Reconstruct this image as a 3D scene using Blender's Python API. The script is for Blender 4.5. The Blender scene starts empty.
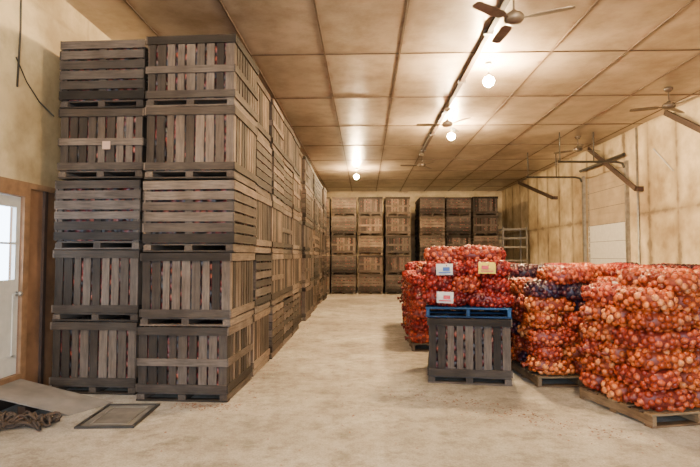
import bpy, math, random
from mathutils import Vector, Matrix, Euler
random.seed(7)
S = bpy.context.scene
COL = S.collection

# ---------------------------------------------------------------- materials
def new_mat(name):
    m = bpy.data.materials.new(name); m.use_nodes = True
    nt = m.node_tree; b = nt.nodes['Principled BSDF']
    return m, nt, b
def N(nt, t, **kw):
    n = nt.nodes.new(t)
    for k, v in kw.items(): setattr(n, k, v)
    return n
def ramp(nt, fac, stops):
    r = N(nt, 'ShaderNodeValToRGB')
    while len(r.color_ramp.elements) < len(stops): r.color_ramp.elements.new(0.5)
    for e, (p, c) in zip(r.color_ramp.elements, stops):
        e.position = p; e.color = (*c, 1)
    nt.links.new(fac, r.inputs['Fac']); return r.outputs['Color']
def noise(nt, scale, detail=4, mscale=None, coord='Object', rough=0.55):
    tc = N(nt, 'ShaderNodeTexCoord'); mp = N(nt, 'ShaderNodeMapping')
    if mscale: mp.inputs['Scale'].default_value = mscale
    nt.links.new(tc.outputs[coord], mp.inputs['Vector'])
    n = N(nt, 'ShaderNodeTexNoise'); n.inputs['Scale'].default_value = scale
    n.inputs['Detail'].default_value = detail; n.inputs['Roughness'].default_value = rough
    nt.links.new(mp.outputs['Vector'], n.inputs['Vector']); return n.outputs['Fac']
def mix(nt, mode, fac, a, b):
    m = N(nt, 'ShaderNodeMix', data_type='RGBA', blend_type=mode)
    def put(s, v):
        if isinstance(v, (int, float)): s.default_value = v
        elif isinstance(v, tuple): s.default_value = (*v, 1)
        else: nt.links.new(v, s)
    put(m.inputs[0], fac); put(m.inputs[6], a); put(m.inputs[7], b)
    return m.outputs[2]
def bump(nt, b, h, strength, dist=0.01):
    bp = N(nt, 'ShaderNodeBump'); bp.inputs['Strength'].default_value = strength
    bp.inputs['Distance'].default_value = dist
    nt.links.new(h, bp.inputs['Height']); nt.links.new(bp.outputs['Normal'], b.inputs['Normal'])

def simple(name, col, rough=0.6, metal=0.0, var=0.25, scale=8):
    m, nt, b = new_mat(name)
    f = noise(nt, scale)
    c = ramp(nt, f, [(0.3, tuple(x*(1-var) for x in col)), (0.7, tuple(min(1, x*(1+var)) for x in col))])
    nt.links.new(c, b.inputs['Base Color']); b.inputs['Roughness'].default_value = rough
    b.inputs['Metallic'].default_value = metal
    return m

def wood(name, axis, dark, mid, light):
    m, nt, b = new_mat(name)
    g = N(nt, 'ShaderNodeNewGeometry')
    isl = g.outputs['Random Per Island']
    base = ramp(nt, isl, [(0.0, dark), (0.45, mid), (1.0, light)])
    sc = [14, 14, 14]; sc[axis] = 1.2
    gr = noise(nt, 3.0, 6, tuple(sc), rough=0.7)
    gc = ramp(nt, gr, [(0.25, (0.35, .35, .35)), (0.52, (0.9, .9, .9)), (0.8, (1.35, 1.3, 1.25))])
    c = mix(nt, 'MULTIPLY', 1.0, base, gc)
    bl = noise(nt, 2.3, 3)
    c2 = mix(nt, 'MULTIPLY', 0.9, c, ramp(nt, bl, [(0.3, (0.5, .42, .36)), (0.65, (1.1, 1.06, 1.02))]))
    oi = N(nt, 'ShaderNodeObjectInfo')
    c3 = mix(nt, 'MULTIPLY', 1.0, c2, ramp(nt, oi.outputs['Random'], [(0, (.60, .60, .62)), (1, (1.25, 1.13, 1.0))]))
    nt.links.new(c3, b.inputs['Base Color']); b.inputs['Roughness'].default_value = 0.8
    b.inputs['Specular IOR Level'].default_value = 0.2
    bump(nt, b, gr, 0.6, 0.005)
    return m
WD, WM, WL = (0.024, 0.020, 0.017), (0.075, 0.063, 0.054), (0.18, 0.150, 0.128)
M_wx = wood('weathered_wood_x', 0, WD, WM, WL)
M_wy = wood('weathered_wood_y', 1, WD, WM, WL)
M_wz = wood('weathered_wood_z', 2, WD, WM, WL)
PD, PM, PL = (0.14, 0.09, 0.055), (0.25, 0.175, 0.105), (0.36, 0.27, 0.165)
M_px = wood('pallet_wood_x', 0, PD, PM, PL)
M_py = wood('pallet_wood_y', 1, PD, PM, PL)
BD, BM, BL = (0.012, 0.04, 0.11), (0.02, 0.07, 0.20), (0.035, 0.12, 0.29)
M_bx = wood('blue_pallet_wood_x', 0, BD, BM, BL)
M_by = wood('blue_pallet_wood_y', 1, BD, BM, BL)

def onion_mat(name, stops, rough=0.34):
    m, nt, b = new_mat(name)
    g = N(nt, 'ShaderNodeNewGeometry'); oi = N(nt, 'ShaderNodeObjectInfo')
    c = ramp(nt, g.outputs['Random Per Island'], stops)
    f = noise(nt, 30, 3)
    c = mix(nt, 'MULTIPLY', 0.9, c, ramp(nt, f, [(0.3, (.5, .38, .36)), (0.65, (1.15, 1.1, 1.1))]))
    c = mix(nt, 'MULTIPLY', 1.0, c, ramp(nt, oi.outputs['Random'], [(0, (.72, .52, .52)), (0.5, (1, .95, .95)), (1, (1.15, 1.05, .98))]))
    nt.links.new(c, b.inputs['Base Color']); b.inputs['Roughness'].default_value = rough
    b.inputs['Specular IOR Level'].default_value = 0.35
    return m
M_on = {
 'orange': onion_mat('yellow_onions_in_net', [(0, (.20, .026, .006)), (.4, (.42, .080, .013)), (.75, (.56, .14, .026)), (1, (.66, .27, .09))]),
 'pink': onion_mat('onions_in_red_net', [(0, (.16, .013, .006)), (.5, (.38, .050, .012)), (1, (.54, .13, .045))]),
 'red': onion_mat('red_onions_in_red_net', [(0, (.07, .003, .003)), (.5, (.22, .009, .006)), (1, (.36, .032, .016))]),
 'purple': onion_mat('red_onions_in_purple_net', [(0, (.018, .004, .011)), (.5, (.05, .010, .020)), (1, (.12, .035, .04))]),
}
M_net = {
 'orange': simple('orange_net', (.17, .022, .006), .5),
 'pink': simple('pink_net', (.15, .013, .006), .5),
 'red': simple('red_net', (.12, .004, .004), .5),
 'purple': simple('purple_net', (.018, .010, .030), .5),
}
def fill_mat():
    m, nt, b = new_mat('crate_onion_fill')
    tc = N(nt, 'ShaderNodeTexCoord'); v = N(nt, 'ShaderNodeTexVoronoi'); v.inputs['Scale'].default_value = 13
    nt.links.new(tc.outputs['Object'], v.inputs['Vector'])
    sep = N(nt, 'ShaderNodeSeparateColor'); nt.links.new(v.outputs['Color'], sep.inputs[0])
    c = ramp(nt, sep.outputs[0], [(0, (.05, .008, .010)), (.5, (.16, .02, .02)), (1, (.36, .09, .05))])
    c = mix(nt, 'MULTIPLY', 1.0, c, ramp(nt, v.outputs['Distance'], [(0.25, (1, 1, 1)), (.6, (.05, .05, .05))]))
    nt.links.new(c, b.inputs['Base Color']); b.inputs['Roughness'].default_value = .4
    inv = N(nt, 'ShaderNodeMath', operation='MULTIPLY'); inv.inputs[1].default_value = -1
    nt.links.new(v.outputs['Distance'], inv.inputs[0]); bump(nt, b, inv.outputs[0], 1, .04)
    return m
M_fill = fill_mat()

# ---------------------------------------------------------------- mesh builder
class MB:
    def __init__(s): s.v = []; s.f = []; s.m = []; s.mats = []; s.sm = []
    def mi(s, mat):
        if mat not in s.mats: s.mats.append(mat)
        return s.mats.index(mat)
    def add(s, vs, fs, mat, smooth=False):
        o = len(s.v); k = s.mi(mat)
        s.v += [tuple(v) for v in vs]
        for f in fs: s.f.append(tuple(i+o for i in f)); s.m.append(k); s.sm.append(smooth)
    def box(s, x0, x1, y0, y1, z0, z1, mat, M=None):
        vs = [Vector((x, y, z)) for x in (x0, x1) for y in (y0, y1) for z in (z0, z1)]
        if M: vs = [M @ v for v in vs]
        s.add(vs, [(0,1,3,2),(4,6,7,5),(0,4,5,1),(2,3,7,6),(0,2,6,4),(1,5,7,3)], mat)
    def board(s, c, size, mat, jit=0.0, rot=None):
        hx, hy, hz = [a/2 for a in size]
        R = Matrix.Translation(Vector(c)) @ (rot or Euler((random.uniform(-jit, jit), random.uniform(-jit, jit), random.uniform(-jit, jit)))).to_matrix().to_4x4()
        s.box(-hx, hx, -hy, hy, -hz, hz, mat, R)
    def beam(s, a, b, w, h, mat):
        a = Vector(a); b = Vector(b); d = b-a
        q = d.to_track_quat('Y', 'Z').to_matrix().to_4x4()
        s.box(-w/2, w/2, 0, d.length, -h/2, h/2, mat, Matrix.Translation(a) @ q)
    def lathe(s, prof, mat, M=None, n=20, smooth=True):
        vs = []; fs = []
        for r, z in prof:
            for i in range(n):
                a = 2*math.pi*i/n; v = Vector((r*math.cos(a), r*math.sin(a), z))
                vs.append(M @ v if M else v)
        for j in range(len(prof)-1):
            for i in range(n):
                k = (i+1) % n
                fs.append((j*n+i, j*n+k, (j+1)*n+k, (j+1)*n+i))
        fs.append(tuple(range(n))[::-1]); fs.append(tuple((len(prof)-1)*n+i for i in range(n)))
        s.add(vs, fs, mat, smooth)
    def tube(s, pts, r, mat, n=8):
        pts = [Vector(p) for p in pts]; vs = []; fs = []
        up = Vector((0.12, 0.2, 1)).normalized()
        for i, p in enumerate(pts):
            d = (pts[min(i+1, len(pts)-1)] - pts[max(i-1, 0)]).normalized()
            a = d.cross(up)
            if a.length < 1e-3: a = d.cross(Vector((1, 0, 0)))
            a.normalize(); c = d.cross(a)
            for k in range(n):
                t = 2*math.pi*k/n; vs.append(p + a*math.cos(t)*r + c*math.sin(t)*r)
        for i in range(len(pts)-1):
            for k in range(n):
                k2 = (k+1) % n; fs.append((i*n+k, i*n+k2, (i+1)*n+k2, (i+1)*n+k))
        fs.append(tuple(range(n))); fs.append(tuple((len(pts)-1)*n+i for i in range(n))[::-1])
        s.add(vs, fs, mat, True)
    def mesh(s, name):
        me = bpy.data.meshes.new(name); me.from_pydata(s.v, [], s.f)
        for m in s.mats: me.materials.append(m)
        me.polygons.foreach_set('material_index', s.m); me.polygons.foreach_set('use_smooth', s.sm)
        me.update(); return me
def obj(name, me, loc=(0, 0, 0), rz=0, parent=None):
    o = bpy.data.objects.new(name, me); o.location = loc; o.rotation_euler = (0, 0, rz)
    COL.objects.link(o)
    if parent: o.parent = parent
    return o
def empty(name, loc=(0, 0, 0), rz=0):
    o = bpy.data.objects.new(name, None); o.location = loc; o.rotation_euler = (0, 0, rz); o.empty_display_size = .2
    COL.objects.link(o); return o

# ---------------------------------------------------------------- room
XL, XR, YF, YB, ZC = -4.15, 7.45, -3.0, 27.6, 5.24
def concrete():
    m, nt, b = new_mat('concrete_floor')
    a = noise(nt, .45, 7, rough=.65); c = noise(nt, 2.0, 10, rough=.8); d = noise(nt, 60, 3); e = noise(nt, 7, 6, rough=.8)
    col = ramp(nt, a, [(.32, (.21, .18, .145)), (.5, (.32, .285, .24)), (.66, (.42, .385, .34))])
    col = mix(nt, 'MULTIPLY', .95, col, ramp(nt, c, [(.36, (.50, .47, .43)), (.5, (.95, .95, .95)), (.68, (1.2, 1.2, 1.2))]))
    col = mix(nt, 'MULTIPLY', .8, col, ramp(nt, e, [(.35, (.66, .62, .58)), (.55, (1.06, 1.06, 1.06))]))
    col = mix(nt, 'MULTIPLY', .7, col, ramp(nt, d, [(.3, (.65, .62, .6)), (.6, (1.1, 1.1, 1.1))]))
    nt.links.new(col, b.inputs['Base Color']); b.inputs['Roughness'].default_value = .75
    bump(nt, b, c, .35, .012); return m
def panel_mat(name, c0, c1, c2, ax, px, ay, py, offx, offy, stain, rough=.6, stain_amt=.8, metal=0.0, seam=.10, grime=.9):
    m, nt, b = new_mat(name)
    tc = N(nt, 'ShaderNodeTexCoord'); sp = N(nt, 'ShaderNodeSeparateXYZ')
    nt.links.new(tc.outputs['Object'], sp.inputs[0])
    def frac(ax, p, off):
        s = N(nt, 'ShaderNodeMath', operation='SUBTRACT'); s.inputs[1].default_value = off
        nt.links.new(sp.outputs[ax], s.inputs[0])
        d = N(nt, 'ShaderNodeMath', operation='DIVIDE'); d.inputs[1].default_value = p; nt.links.new(s.outputs[0], d.inputs[0])
        fl = N(nt, 'ShaderNodeMath', operation='FLOOR'); nt.links.new(d.outputs[0], fl.inputs[0])
        pp = N(nt, 'ShaderNodeMath', operation='PINGPONG'); pp.inputs[1].default_value = .5; nt.links.new(d.outputs[0], pp.inputs[0])
        ml = N(nt, 'ShaderNodeMath', operation='MULTIPLY'); ml.inputs[1].default_value = p; nt.links.new(pp.outputs[0], ml.inputs[0])
        return fl.outputs[0], ml.outputs[0]
    fx, dx = frac(ax, px, offx); fy, dy = frac(ay, py, offy)
    cb = N(nt, 'ShaderNodeCombineXYZ'); nt.links.new(fx, cb.inputs[0]); nt.links.new(fy, cb.inputs[1])
    wn = N(nt, 'ShaderNodeTexWhiteNoise'); nt.links.new(cb.outputs[0], wn.inputs['Vector'])
    col = ramp(nt, wn.outputs['Value'], [(0, c0), (.5, c1), (1, c2)])
    mn = N(nt, 'ShaderNodeMath', operation='MINIMUM'); nt.links.new(dx, mn.inputs[0]); nt.links.new(dy, mn.inputs[1])
    n1 = noise(nt, 1.6, 6, rough=.65); n2 = noise(nt, .5, 4)
    ad = N(nt, 'ShaderNodeMath', operation='MULTIPLY_ADD'); ad.inputs[1].default_value = -.55; ad.inputs[2].default_value = .30
    nt.links.new(n1, ad.inputs[0])
    sm = N(nt, 'ShaderNodeMath', operation='ADD'); nt.links.new(mn.outputs[0], sm.inputs[0]); nt.links.new(ad.outputs[0], sm.inputs[1])
    sf = ramp(nt, sm.outputs[0], [(.0, (1, 1, 1)), (seam, (.35,)*3), (seam*2.4, (0, 0, 0))])
    sfm = N(nt, 'ShaderNodeMath', operation='MULTIPLY'); sfm.inputs[1].default_value = stain_amt; nt.links.new(sf, sfm.inputs[0])
    col = mix(nt, 'MIX', sfm.outputs[0], col, stain)
    col = mix(nt, 'MULTIPLY', grime, col, ramp(nt, n2, [(.35, (.50, .43, .35)), (.6, (1.1, 1.08, 1.05))]))
    col = mix(nt, 'MULTIPLY', .8, col, ramp(nt, n1, [(.32, (.55, .50, .42)), (.6, (1.08, 1.07, 1.05))]))
    nt.links.new(col, b.inputs['Base Color']); b.inputs['Roughness'].default_value = rough; b.inputs['Metallic'].default_value = metal
    bump(nt, b, n1, .35, .03)
    return m
M_ceil = panel_mat('ceiling_panels', (.40, .33, .255), (.46, .385, .30), (.53, .45, .36), 0, 1.31, 1, 2.45, .61, 8.7, (.15, .08, .045), .34, .8, .3, .055, .6)
M_wallr = panel_mat('stained_wall_board', (.56, .46, .29), (.62, .52, .34), (.68, .58, .40), 1, 1.22, 2, 2.44, 0, .4, (.12, .08, .045), .75, .85, 0, .09)
M_walll = panel_mat('cream_wall_board', (.56, .46, .28), (.58, .48, .30), (.60, .50, .32), 1, 2.44, 2, 2.44, 0, 0, (.30, .23, .13), .7, .4, 0, .02)
M_ply = simple('brown_plywood', (.17, .085, .042), .7, 0, .35, 3)
M_brown = simple('dark_brown_timber', (.04, .02, .012), .7)
M_trim = simple('door_trim_wood', (.22, .12, .06), .6)
M_metal = simple('galvanised_steel', (.28, .26, .23), .4, .7)
M_dmetal = simple('dark_steel', (.05, .045, .04), .5, .4)
M_white = simple('painted_white', (.50, .47, .42), .5, 0, .1)
M_fan = simple('fan_enamel', (.10, .075, .055), .4, .3)
M_paper = simple('paper_label', (.52, .48, .42), .7, 0, .1)
M_pink = simple('pink_paper', (.45, .28, .20), .7, 0, .1)
M_yel = simple('yellow_label', (.66, .45, .012), .5, 0, .1)
M_bluel = simple('blue_print', (.03, .08, .28), .5, 0, .1)
M_redl = simple('red_print', (.45, .02, .02), .5, 0, .1)

def room_box(name, *a, mat=None):
    b = MB(); b.box(*a, mat); return obj(name, b.mesh(name))
floor = room_box('floor', XL-.3, XR+.3, YF-2, YB+.2, -.2, 0, mat=concrete())
cb = MB(); cb.box(XL-.3, XR+.3, YF, YB+.2, ZC, ZC+.15, M_ceil)
seamm = simple('ceiling_seam_strip', (.08, .05, .03), .6)
obj('ceiling', cb.mesh('ceiling'))
cs = MB()
x = .61-1.31*3
while x < XR:
    if x > XL: cs.box(x-.013, x+.013, YF, YB, ZC-.012, ZC-.001, seamm)
    x += 1.31
y = 8.7-2.45*4
while y < YB:
    cs.box(XL, XR, y-.010, y+.010, ZC-.011, ZC-.001, seamm); y += 2.45
obj('trim_ceiling_seams', cs.mesh('trim_ceiling_seams'))
DY0, DY1, DZ0, DZ1 = 5.04, 5.98, .30, 2.42
room_box('wall_left', XL-.15, XL, YF, YB, 2.56, ZC, mat=M_walll)
room_box('wall_left', XL-.15, XL, YF, DY0, 0, 2.56, mat=M_ply)
room_box('wall_left', XL-.15, XL, DY1, YB, 0, 2.56, mat=M_ply)
room_box('wall_left', XL-.15, XL, DY0, DY1, DZ1, 2.56, mat=M_ply)
room_box('wall_left', XL-.15, XL, DY0, DY1, 0, DZ0, mat=M_ply)
b = MB()
b.box(XL, XL+.03, YF, 9, 2.53, 2.60, M_trim)
b.box(XL, XL+.03, DY1, DY1+.10, 0, 2.53, M_trim); b.box(XL, XL+.03, DY0-.10, DY0, 0, 2.53, M_trim)
b.box(XL, XL+.03, DY0, DY1, DZ1, 2.53, M_trim); b.box(XL, XL+.05, DY0, DY1, DZ0-.08, DZ0, M_trim)
b.box(XL, XL+.035, 6.36, 6.42, 0, 2.53, M_brown)
obj('trim_door', b.mesh('trim_door'))
b = MB(); X0, X1 = XL-.06, XL-.015
wy0, wy1, wz0, wz1 = DY0+.13, DY1-.08, 1.42, 2.28
b.box(X0, X1, DY0+.01, wy0, DZ0, DZ1-.01, M_white); b.box(X0, X1, wy1, DY1-.01, DZ0, DZ1-.01, M_white)
b.box(X0, X1, wy0, wy1, DZ0, wz0, M_white); b.box(X0, X1, wy0, wy1, wz1, DZ1-.01, M_white)
b.box(X0+.01, X1+.008, (wy0+wy1)/2-.012, (wy0+wy1)/2+.012, wz0, wz1, M_white)
b.box(X0+.01, X1+.008, wy0, wy1, (wz0+wz1)/2-.012, (wz0+wz1)/2+.012, M_white)
for (a0, a1, c0, c1) in ((wy0, wy1, .5, 1.25),):
    b.box(X1, X1+.012, a0, a1, c0, c0+.03, M_white); b.box(X1, X1+.012, a0, a1, c1, c1+.03, M_white)
    b.box(X1, X1+.012, a0, a0+.03, c0, c1, M_white); b.box(X1, X1+.012, a1-.03, a1, c0, c1, M_white)
RY = Matrix.Translation((X1, DY1-.055, 1.25)) @ Euler((0, math.pi/2, 0)).to_matrix().to_4x4()
b.lathe([(.03, 0), (.03, .01), (.012, .015), (.012, .04), (.028, .05), (.03, .065), (.02, .08)], M_metal, RY, 14)
obj('door_1', b.mesh('door_1'))
OY0, OY1, OZ = 14.5, 17.2, 4.3
room_box('wall_right', XR, XR+.15, YF, OY0, 0, ZC, mat=M_wallr)
room_box('wall_right', XR, XR+.15, OY1, YB, 0, ZC, mat=M_wallr)
room_box('wall_right', XR, XR+.15, OY0, OY1, OZ, ZC, mat=M_wallr)
b = MB(); z = 0
M_panelw = simple('door_panel_white', (.62, .60, .55), .5, 0, .08)
M_paneld = simple('door_panel_tan', (.34, .26, .17), .6, 0, .2, 2)
while z < OZ-.05:
    mm = M_panelw if z < 2.6 else M_paneld
    b.box(XR+.06, XR+.10, OY0+.001, OY1-.001, z, z+.5375, mm)
    b.box(XR+.055, XR+.06, OY0+.01, OY1-.01, z, z+.012, M_dmetal)
    for k in range(1, 3): b.box(XR+.045, XR+.06, OY0+.02, OY1-.02, z+.17*k, z+.17*k+.03, mm)
    b.box(XR+.05, XR+.06, OY0+.05, OY0+.12, z+.02, z+.52, M_metal); b.box(XR+.05, XR+.06, OY1-.12, OY1-.05, z+.02, z+.52, M_metal)
    z += .5375
obj('door_2', b.mesh('door_2'))
b = MB()
for yy in (OY0-.06, OY1+.06):
    b.box(XR-.09, XR-.002, yy-.05, yy+.05, 0, OZ+.1, M_metal)
    b.tube([(XR-.1, yy, OZ-.1), (XR-.16, yy, OZ+.03), (XR-.32, yy, OZ+.07), (5.5, yy, OZ+.08)], .035, M_dmetal)
    for xx in (5.55, 6.5): b.tube([(xx, yy, OZ+.08), (xx, yy, ZC-.015)], .018, M_dmetal, 6)
b.tube([(XR-.12, OY0-.1, OZ+.28), (XR-.12, OY1+.1, OZ+.28)], .05, M_dmetal)
obj('overhead_door_track', b.mesh('overhead_door_track'))
room_box('wall_back', XL-.15, XR+.15, YB, YB+.15, 0, ZC, mat=M_wallr)
fx0, fx1, fz = -3.4, 4.4, 4.2
room_box('wall_front', XL-.15, fx0, YF-.15, YF, 0, ZC, mat=M_wallr)
room_box('wall_front', fx1, XR+.15, YF-.15, YF, 0, ZC, mat=M_wallr)
room_box('wall_front', fx0, fx1, YF-.15, YF, fz, ZC, mat=M_wallr)
for (y0, z0, y1, z1) in ((16.5, 5.17, 13.7, 3.5), (24.0, 5.17, 19.7, 3.95), (12.3, 5.17, 10.3, 4.0)):
    b = MB()
    b.beam((XR-.19, y0, z0), (XR-.19, y1, z1), .05, .13, M_brown)
    b.box(XR-.16, XR-.001, y1-.05, y1+.05, z1-.06, z1+.06, M_brown)
    obj('trim_wall_brace', b.mesh('trim_wall_brace'))
b = MB()
b.tube([(XR-.03, 13.1, 4.45), (XR-.03, 12.3, 3.75)], .022, M_white)
b.tube([(XR-.035, 13.9, 0.05), (XR-.035, 13.9, 5.2)], .03, M_metal)
obj('wall_conduit', b.mesh('wall_conduit'))
b = MB()
b.box(1.90, 1.98, YF, 17.4, ZC-.07, ZC-.013, M_brown)
for i in range(9): b.box(1.86, 2.02, -1+i*2.2, -.94+i*2.2, ZC-.075, ZC-.013, M_dmetal)
obj('ceiling_conduit', b.mesh('ceiling_conduit'))

# ---------------------------------------------------------------- fans
def fan_mesh(rod):
    b = MB()
    b.lathe([(.09, 0), (.085, -.03), (.05, -.07), (.015, -.08)], M_fan, None, 16)
    b.lathe([(.014, -.02), (.014, -rod)], M_fan, None, 8)
    b.lathe([(.03, -rod+.05), (.05, -rod+.02), (.10, -rod), (.125, -rod-.03), (.125, -rod-.08), (.10, -rod-.11), (.04, -rod-.125), (.01, -rod-.13)], M_fan, None, 20)
    for k in range(3):
        R = Matrix.Rotation(2*math.pi*k/3, 4, 'Z') @ Matrix.Translation((0, 0, -rod-.07)) @ Matrix.Rotation(math.radians(10), 4, 'X')
        b.box(.09, .22, -.018, .018, -.006, .006, M_fan, R)
        pr = [(.19, .045), (.25, .07), (.45, .075), (.70, .065), (.73, .04)]
        vs = []
        for x, w in pr:
            for yy, zz in ((-w, .004), (w, .004), (w, -.004), (-w, -.004)): vs.append(R @ Vector((x, yy, zz)))
        fs = [(0, 1, 2, 3), tuple(4*(len(pr)-1)+i for i in (3, 2, 1, 0))]
        for i in range(len(pr)-1):
            for j in range(4): fs.append((4*i+j, 4*i+(j+1) % 4, 4*i+4+(j+1) % 4, 4*i+4+j))
        b.add(vs, fs, M_fan)
    return b.mesh('ceiling_fan')
fm = fan_mesh(.32)
for (x, y, r) in ((1.94, 6.5, 95), (1.94, 11.8, 62), (1.94, 17.1, 60), (6.4, 10.7, 40), (6.3, 15.0, 15), (1.94, 1.2, 0)):
    obj('ceiling_fan', fm, (x, y, ZC-.075 if x < 3 else ZC-.012), math.radians(r))

# ---------------------------------------------------------------- lamps
def emis(name, col, s):
    m, nt, b = new_mat(name)
    b.inputs['Emission Color'].default_value = (*col, 1); b.inputs['Emission Strength'].default_value = s
    return m
M_bulb = emis('lit_bulb', (1, .78, .45), 1500)
lb = MB()
lb.lathe([(.035, .07), (.035, .11), (.012, .12), (.012, .27), (.055, .285), (.06, .335)], M_white, None, 14)
lb.lathe([(.025, -.11), (.08, -.07), (.105, 0), (.08, .055), (.03, .085)], M_bulb, None, 18)
lme = lb.mesh('light_bulb')
for (x, y, w) in ((2.26, 9.15, 6200), (2.30, 13.4, 5400), (-.34, 20.2, 3300), (2.25, 4.3, 900), (-2.2, 2.0, 120)):
    e = empty('ceiling_lamp', (x, y, ZC-.35)); obj('bulb', lme, parent=e)
    L = bpy.data.lights.new('lamp_light', 'POINT'); L.energy = w; L.color = (1, .66, .33); L.shadow_soft_size = .115
    lo = bpy.data.objects.new('light', L); COL.objects.link(lo); lo.parent = e

# ---------------------------------------------------------------- crates
CW, CD, CH = 1.11, 1.14, .870
def crate_mesh(kind, seed):
    random.seed(seed); b = MB(); w, d, h = CW/2, CD/2, CH
    t = .018
    for x in (-w+.06, 0, w-.06): b.board((x, 0, .04), (.09, CD-.03, .08), M_wy, .003)
    for y in (-d+.06, d-.06): b.board((0, y, .011), (CW-.02, .10, .02), M_wx, .002)
    for i in range(8): b.board((0, -d+.09+i*(CD-.18)/7, .09), (CW-.05, .125, .018), M_wx, .002)
    for sx in (-1, 1):
        for sy in (-1, 1): b.board((sx*(w-.07), sy*(d-.07), .10+(h-.12)/2), (.07, .07, h-.12), M_wz)
    def wall(ax, sg):
        half = w if ax == 0 else d; off = (d if ax == 0 else w)
        mh = M_wx if ax == 0 else M_wy
        def put(a, dep, z, la, lz, mat, j=.004):
            c = (a, sg*(off-dep), z) if ax == 0 else (sg*(off-dep), a, z)
            sz = (la, t, lz) if ax == 0 else (t, la, lz)
            r = random.uniform(-j, j)
            b.board(c, sz, mat, rot=Euler((0, r, 0)) if ax == 0 else Euler((r, 0, 0)))
        k = kind
        if k == 'H':
            n = 6; hh = (h-.11)/n
            for i in range(n): put(random.uniform(-.006, .006), .012, .10+hh*(i+.5), 2*half-.01, hh-random.uniform(.016, .036), mh)
            for a in (-half+.05, 0, half-.05): put(a, .031, .10+(h-.12)/2, .09, h-.13, M_wz)
        else:
            n = 9; ww = (2*half-.03)/n
            for i in range(n):
                put(-half+.015+ww*(i+.5), .033, .105+(h-.125)/2+random.uniform(-.006, .006), ww-random.uniform(.016, .040), h-.125, M_wz, .010)
            put(0, .012, h-.055, 2*half-.005, .095, mh, .005)
            put(0, .012, .15, 2*half-.005, .09, mh, .005)
            if k == 'M': put(0, .012, h*.52, 2*half-.005, .085, mh, .012)
    for ax in (0, 1):
        for sg in (-1, 1): wall(ax, sg)
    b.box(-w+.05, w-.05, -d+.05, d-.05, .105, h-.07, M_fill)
    return b.mesh('wooden_crate_'+kind)
CR = {('V', i): crate_mesh('V', 10+i) for i in range(3)}
CR.update({('H', i): crate_mesh('H', 20+i) for i in range(3)})
CR.update({('M', i): crate_mesh('M', 30+i) for i in range(2)})
def pick(k):
    return CR[(k, random.randrange(2 if k == 'M' else 3))]
def crate(x, y, z, rz, k):
    return obj('wooden_onion_crate', pick(k), (x, y, z), rz)
random.seed(3)
def stack(x, y, kinds, rz=0, jx=.012, lean=0, hs=1.0):
    for i, k in enumerate(kinds):
        o = crate(x+random.uniform(-jx, jx)+lean*i, y+random.uniform(-jx, jx), i*(CH*hs+.003)+.001, rz+random.uniform(-.010, .010)+random.choice((0, math.pi)), k)
        o.scale = (1, 1, hs)
stack(-2.12, 6.47, 'MVHVM', math.radians(-1.5), lean=.014)
stack(-3.35, 6.75, 'VVHMH', math.radians(-1.5), lean=.012, hs=1.02)
for i in range(1, 12):
    kinds = ''.join(random.choice('VVHM') for _ in range(5))
    stack(-2.14+random.uniform(-.04, .06), 6.49+i*1.22, kinds, random.uniform(-.015, .015), jx=.02)
    if i <= 3: stack(-3.36, 6.80+i*1.22, kinds[::-1], 0, jx=.01)
for x in (-.95, .25, 1.47, 3.02, 4.2, 5.38):
    stack(x, 23.2+random.uniform(-.1, .1), ''.join(random.choice('VHHM') for _ in range(5)), 0)
    stack(x, 24.45+random.uniform(-.05, .05), ''.join(random.choice('VHHM') for _ in range(5)), 0)
stack(-2.13, 23.2, 'VHHMV')
b = MB(); b.box(-.05, .05, -.003, 0, -.05, .05, M_pink); obj('paper_tag', b.mesh('paper_tag'), (-3.22, 6.145, .873*3+.46))

# ---------------------------------------------------------------- pallets & onion bags
def pallet_mesh(mx, my, seed, W=1.12, D=1.12):
    random.seed(seed); b = MB()
    for x in (-W/2+.03, 0, W/2-.03): b.board((x, 0, .07), (.045, D, .09), my, .002)
    for i in range(7): b.board((0, -D/2+.055+i*(D-.11)/6, .127), (W, .105, .02), mx, .003)
    for y in (-D/2+.055, 0, D/2-.055): b.board((0, y, .013), (W, .10, .02), mx, .002)
    return b.mesh('pallet')
PAL = [pallet_mesh(M_px, M_py, 41), pallet_mesh(M_px, M_py, 42)]
PALB = pallet_mesh(M_bx, M_by, 43)

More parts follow.
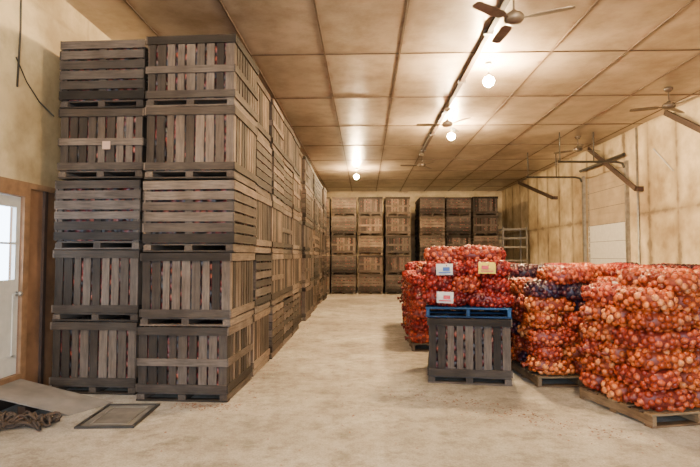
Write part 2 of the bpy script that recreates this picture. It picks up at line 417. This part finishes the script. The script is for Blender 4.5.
def onion_geo():
    nu, nv = 9, 7; vs = []; fs = []
    prof = []
    for j in range(nv+1):
        t = math.pi*j/nv; r = math.sin(t); z = math.cos(t)
        if j == 0: z = 1.22
        if j == nv: z = -.98
        prof.append((r, z))
    vs.append((0, 0, prof[0][1]))
    for j in range(1, nv):
        for i in range(nu):
            a = 2*math.pi*i/nu; vs.append((prof[j][0]*math.cos(a), prof[j][0]*math.sin(a), prof[j][1]))
    vs.append((0, 0, prof[nv][1])); last = len(vs)-1
    for i in range(nu):
        k = (i+1) % nu
        fs.append((0, 1+i, 1+k)); fs.append((last, 1+(nv-2)*nu+k, 1+(nv-2)*nu+i))
        for j in range(nv-2): fs.append((1+j*nu+i, 1+(j+1)*nu+i, 1+(j+1)*nu+k, 1+j*nu+k))
    return [Vector(v) for v in vs], fs
OV, OF = onion_geo()
def bag_mesh(net, seed, label=None, L=.64, W=.42, H=.255):
    random.seed(seed); b = MB(); r0 = .036
    a, bb, c = L/2-r0, W/2-r0, H/2-r0*.9; p = 3.6
    def surf(d, k=1.0):
        s = (abs(d.x/a)**p + abs(d.y/bb)**p + abs(d.z/c)**p)**(-1/p)
        return d*s*k
    vs = []; fs = []; nu, nv = 20, 12
    for j in range(nv+1):
        t = math.pi*j/nv
        for i in range(nu):
            q = 2*math.pi*i/nu
            d = Vector((math.cos(t), math.sin(t)*math.cos(q)+1e-6, math.sin(t)*math.sin(q)+1e-6)); d = Vector((d.x*a, d.y*bb, d.z*c))
            vs.append(surf(d.normalized(), 1.04))
    for j in range(nv):
        for i in range(nu):
            k = (i+1) % nu; fs.append((j*nu+i, j*nu+k, (j+1)*nu+k, (j+1)*nu+i))
    b.add(vs, fs, M_net[net], True)
    pts = []
    tries = 0
    while tries < 6000:
        tries += 1
        d = Vector((random.gauss(0, 1)*a, random.gauss(0, 1)*bb, random.gauss(0, 1)*c)).normalized()
        pt = surf(d)
        if all((pt-q).length > r0*1.72 for q in pts): pts.append(pt)
    for pt in pts:
        r = random.uniform(.84, 1.16)*r0
        R = Euler((random.uniform(0, 6.28), random.uniform(0, 6.28), random.uniform(0, 6.28))).to_matrix()
        b.add([pt + R @ (v*r) for v in OV], OF, M_on[net], True)
    RT = Matrix.Translation((L/2-.02, 0, -.01)) @ Euler((0, math.radians(100), 0)).to_matrix().to_4x4()
    b.lathe([(.07, -.02), (.025, .025), (.012, .04), (.03, .07), (.045, .10)], M_net[net], RT, 10)
    if label:
        lm, pm = label
        n = 6
        for (sy) in (-1, 1):
            w2, h2 = .11, .075; y = sy*(W/2+.006)
            vs = []; fs = []
            for i in range(n+1):
                xx = -w2+2*w2*i/n
                for j in range(3):
                    zz = -h2+h2*j
                    vs.append((xx, y-sy*(.012*(zz/h2)**2+.006*abs(math.sin(3*i))), zz))
            for i in range(n):
                for j in range(2): fs.append((i*3+j, i*3+j+1, i*3+j+4, i*3+j+3))
            b.add(vs, fs, lm)
            yo = y+sy*.004
            b.box(-.07, .02, yo-.001, yo+.001, -.02, .03, pm); b.box(-.08, .08, yo-.001, yo+.001, -.05, -.035, pm)
    return b.mesh('onion_bag_'+net)
BAGS = {k: [bag_mesh(k, 100+i*7+len(k)) for i in range(2)] for k in M_on}
BAGL = {'y': bag_mesh('red', 301, (M_yel, M_redl)), 'b': bag_mesh('red', 302, (M_paper, M_bluel)), 'r': bag_mesh('red', 303, (M_paper, M_redl))}
def onion_pallet(name, x, y, layers, rz, pal, seed, z0=0, pallet=None, labels=None, top=True, extra=()):
    random.seed(seed)
    e = empty(name, (x, y, z0), rz)
    obj('pallet', pallet or random.choice(PAL), (0, 0, 0), 0, e)
    n = 0; labels = labels or {}
    def put(px, py, pz, r, flip=True):
        nonlocal n
        n += 1
        me = random.choice(BAGS[random.choice(pal)])
        if n in labels: me = BAGL[labels[n]]
        o = obj('bag_%d' % n, me, (px+random.uniform(-.022, .022), py+random.uniform(-.022, .022), pz+random.uniform(-.010, .010)), 0, e)
        o.rotation_euler = (random.uniform(-.08, .08), random.uniform(-.06, .06), r+random.uniform(-.11, .11)+random.choice((0, math.pi)))
    z = .255
    for l in range(layers):
        if l % 2 == 0:
            for i in (-1, 1):
                for j in (-1, 0, 1): put(i*.28, j*.375, z, 0)
        else:
            for i in (-1, 0, 1):
                for j in (-1, 1): put(i*.375, j*.28, z, math.pi/2)
        z += .198
    if extra:
        for (ex, ey, er) in extra: put(ex, ey, z-.01, er)
    elif top:
        for k in range(random.randint(3, 5)): put(random.uniform(-.28, .28), random.uniform(-.3, .3), z-.01, random.uniform(0, 3.1))
    return e
NM = 'onion_bag_pallet_stack'
crate(1.46, 7.36, .001, math.radians(-8), 'V')
onion_pallet(NM, 1.45, 7.36, 3, math.radians(-8), ['red', 'red', 'pink'], 55, z0=CH+.004, pallet=PALB, labels={1: 'r', 13: 'b', 16: 'y'}, extra=((-.27, -.15, .1), (.18, -.2, -.1), (-.1, .2, .2), (.3, .25, .1)))
onion_pallet(NM, 3.24, 5.80, 6, math.radians(13), ['orange', 'pink', 'orange'], 56)
onion_pallet(NM, 4.48, 6.09, 6, math.radians(12), ['orange', 'pink'], 57)
onion_pallet(NM, 5.72, 6.36, 6, math.radians(10), ['pink', 'red'], 58)
onion_pallet(NM, 2.76, 7.26, 6, math.radians(3), ['orange', 'pink', 'pink', 'purple'], 59)
onion_pallet(NM, 4.10, 7.55, 6, math.radians(1), ['red', 'orange', 'purple'], 60, labels={31: 'b', 37: 'b'})
onion_pallet(NM, 5.40, 7.75, 6, math.radians(-2), ['red', 'pink'], 61)
onion_pallet(NM, 2.70, 8.65, 6, math.radians(2), ['purple', 'red', 'purple'], 62)
onion_pallet(NM, 4.0, 8.9, 6, 0, ['red', 'orange', 'pink'], 63)
onion_pallet(NM, 5.3, 9.1, 6, 0, ['red', 'purple'], 64)
onion_pallet(NM, 1.40, 9.7, 6, 0, ['red', 'pink'], 65)
onion_pallet(NM, 1.45, 11.0, 6, 0, ['orange', 'red'], 66)
onion_pallet(NM, 1.5, 12.3, 6, 0, ['red'], 67)
onion_pallet(NM, 2.75, 10.1, 6, 0, ['red', 'orange'], 68)
onion_pallet(NM, 4.0, 10.3, 6, 0, ['red', 'orange'], 69)
onion_pallet(NM, 5.3, 10.5, 6, 0, ['purple', 'red'], 70)
onion_pallet(NM, 2.8, 11.5, 6, 0, ['red', 'orange'], 71)

# ---------------------------------------------------------------- back right rack
b = MB()
for x in (6.15, 7.2):
    for y in (22.7, 23.6): b.box(x-.03, x+.03, y-.03, y+.03, 0, 3.0, M_metal)
for z in (.3, .9, 1.5, 2.1, 2.5, 2.9):
    b.box(6.12, 7.23, 22.67, 22.73, z-.03, z+.03, M_metal); b.box(6.12, 7.23, 23.57, 23.63, z-.03, z+.03, M_metal)
    for i in range(8): b.box(6.15+i*.14, 6.19+i*.14, 22.7, 23.6, z, z+.02, M_metal)
obj('storage_rack', b.mesh('storage_rack'))

# ---------------------------------------------------------------- floor items at left
M_ramp = simple('grey_plywood_sheet', (.18, .155, .135), .7, 0, .25, 4)
b = MB()
P = [(-4.08, 5.28, .25), (-3.15, 5.36, .012), (-2.92, 5.84, .012), (-4.08, 5.93, .25)]
vs = [Vector(p) for p in P]+[Vector(p)-Vector((0, 0, .012)) for p in P]
b.add(vs, [(0, 1, 2, 3), (7, 6, 5, 4), (0, 4, 5, 1), (1, 5, 6, 2), (2, 6, 7, 3), (3, 7, 4, 0)], M_ramp)
b.box(-4.08, -4.0, 5.3, 5.9, 0, .21, M_brown); b.box(-3.7, -3.62, 5.35, 5.85, 0, .10, M_brown)
obj('door_ramp', b.mesh('door_ramp'))
M_plate = simple('floor_plate_steel', (.17, .15, .13), .6, .2, .3, 5)
b = MB(); Rz = Matrix.Translation((-2.60, 5.37, 0)) @ Matrix.Rotation(math.radians(4), 4, 'Z')
b.box(-.26, .26, -.36, .36, .001, .010, M_plate, Rz)
for a in ((-.29, .29, -.39, -.36), (-.29, .29, .36, .39), (-.29, -.26, -.36, .36), (.26, .29, -.36, .36)):
    b.box(a[0], a[1], a[2], a[3], .001, .022, M_dmetal, Rz)
for a in ((-.19, .19, -.29, -.275), (-.19, .19, .275, .29), (-.19, -.175, -.275, .275), (.175, .19, -.275, .275)):
    b.box(a[0], a[1], a[2], a[3], .001, .016, M_metal, Rz)
obj('floor_scale', b.mesh('floor_scale'))
random.seed(5)
M_rope = simple('old_rope', (.06, .036, .022), .9)
b = MB()
for s in range(14):
    cx, cy = random.uniform(-3.85, -3.2), random.uniform(4.90, 5.15); pts = []; ph = random.random()*6
    p = Vector((cx, cy, .02)); a = random.random()*6.28
    for i in range(34):
        a += random.uniform(-.9, .9)
        nx = p + Vector((math.cos(a)*.035, math.sin(a)*.025, 0))
        if not (-3.95 < nx.x < -3.12 and 4.82 < nx.y < 5.2): a += 2.4; nx = p + Vector((math.cos(a)*.035, math.sin(a)*.025, 0))
        p = nx
        pts.append((p.x, p.y, .018+.03*(1+math.sin(i*.9+ph))*(s*.10+.2)))
    b.tube(pts, random.uniform(.008, .018), M_rope, 6)
obj('tangled_rope', b.mesh('tangled_rope'))
b = MB()
b.tube([(-4.11, 5.78, 5.2), (-4.11, 5.80, 4.4), (-4.11, 5.77, 3.7)], .012, M_dmetal, 6)
b.tube([(-4.12, 5.75, 4.05), (-4.12, 5.95, 3.82), (-4.12, 6.2, 3.65), (-4.12, 6.5, 3.55)], .008, M_dmetal, 6)
obj('hanging_cord', b.mesh('hanging_cord'))
M_skin = simple('dry_onion_skin', (.18, .07, .032), .7, 0, .4, 3)
b = MB()
def flake(x, y):
    r = random.uniform(.005, .016); a = random.uniform(0, 6.28); vs = []
    for k in range(5): vs.append((x+r*math.cos(a+k*1.257)*random.uniform(.6, 1.2), y+r*math.sin(a+k*1.257)*random.uniform(.6, 1.2), .002+random.uniform(0, .006)))
    b.add(vs, [(0, 1, 2, 3, 4)], M_skin)
for i in range(300): flake(-1.49+abs(random.gauss(0, .10)), random.uniform(5.8, 16))
for i in range(180): flake(random.uniform(-2.2, -1.4), 5.84-abs(random.gauss(0, .12)))
for i in range(340):
    t = random.random(); x0, y0 = 2.75-1.9*t, 5.0+1.6*t
    flake(x0-abs(random.gauss(0, .25)), y0-abs(random.gauss(0, .3)))
for i in range(130): flake(random.uniform(-2.0, 0.8), random.uniform(3.6, 9))
obj('onion_skin_litter', b.mesh('onion_skin_litter'), parent=floor)

# ---------------------------------------------------------------- world, camera
w = bpy.data.worlds.new('World'); S.world = w; w.use_nodes = True
bg = w.node_tree.nodes['Background']; bg.inputs[0].default_value = (.66, .82, 1.0, 1); bg.inputs[1].default_value = 12.0
pl = bpy.data.lights.new('loading_door_daylight', 'AREA'); pl.shape = 'RECTANGLE'; pl.size = fx1-fx0; pl.size_y = fz
pl.cycles.is_portal = True
po = bpy.data.objects.new('loading_door_daylight', pl); COL.objects.link(po)
po.location = ((fx0+fx1)/2, YF-.1, fz/2); po.rotation_euler = (math.radians(90), 0, 0)

cam = bpy.data.cameras.new('Camera'); cam.sensor_width = 36; cam.lens = 505/700*36
co = bpy.data.objects.new('Camera', cam); COL.objects.link(co)
co.location = (0, 0, 1.7); co.rotation_euler = (math.radians(90+2.55), 0, math.radians(1.7))
S.camera = co
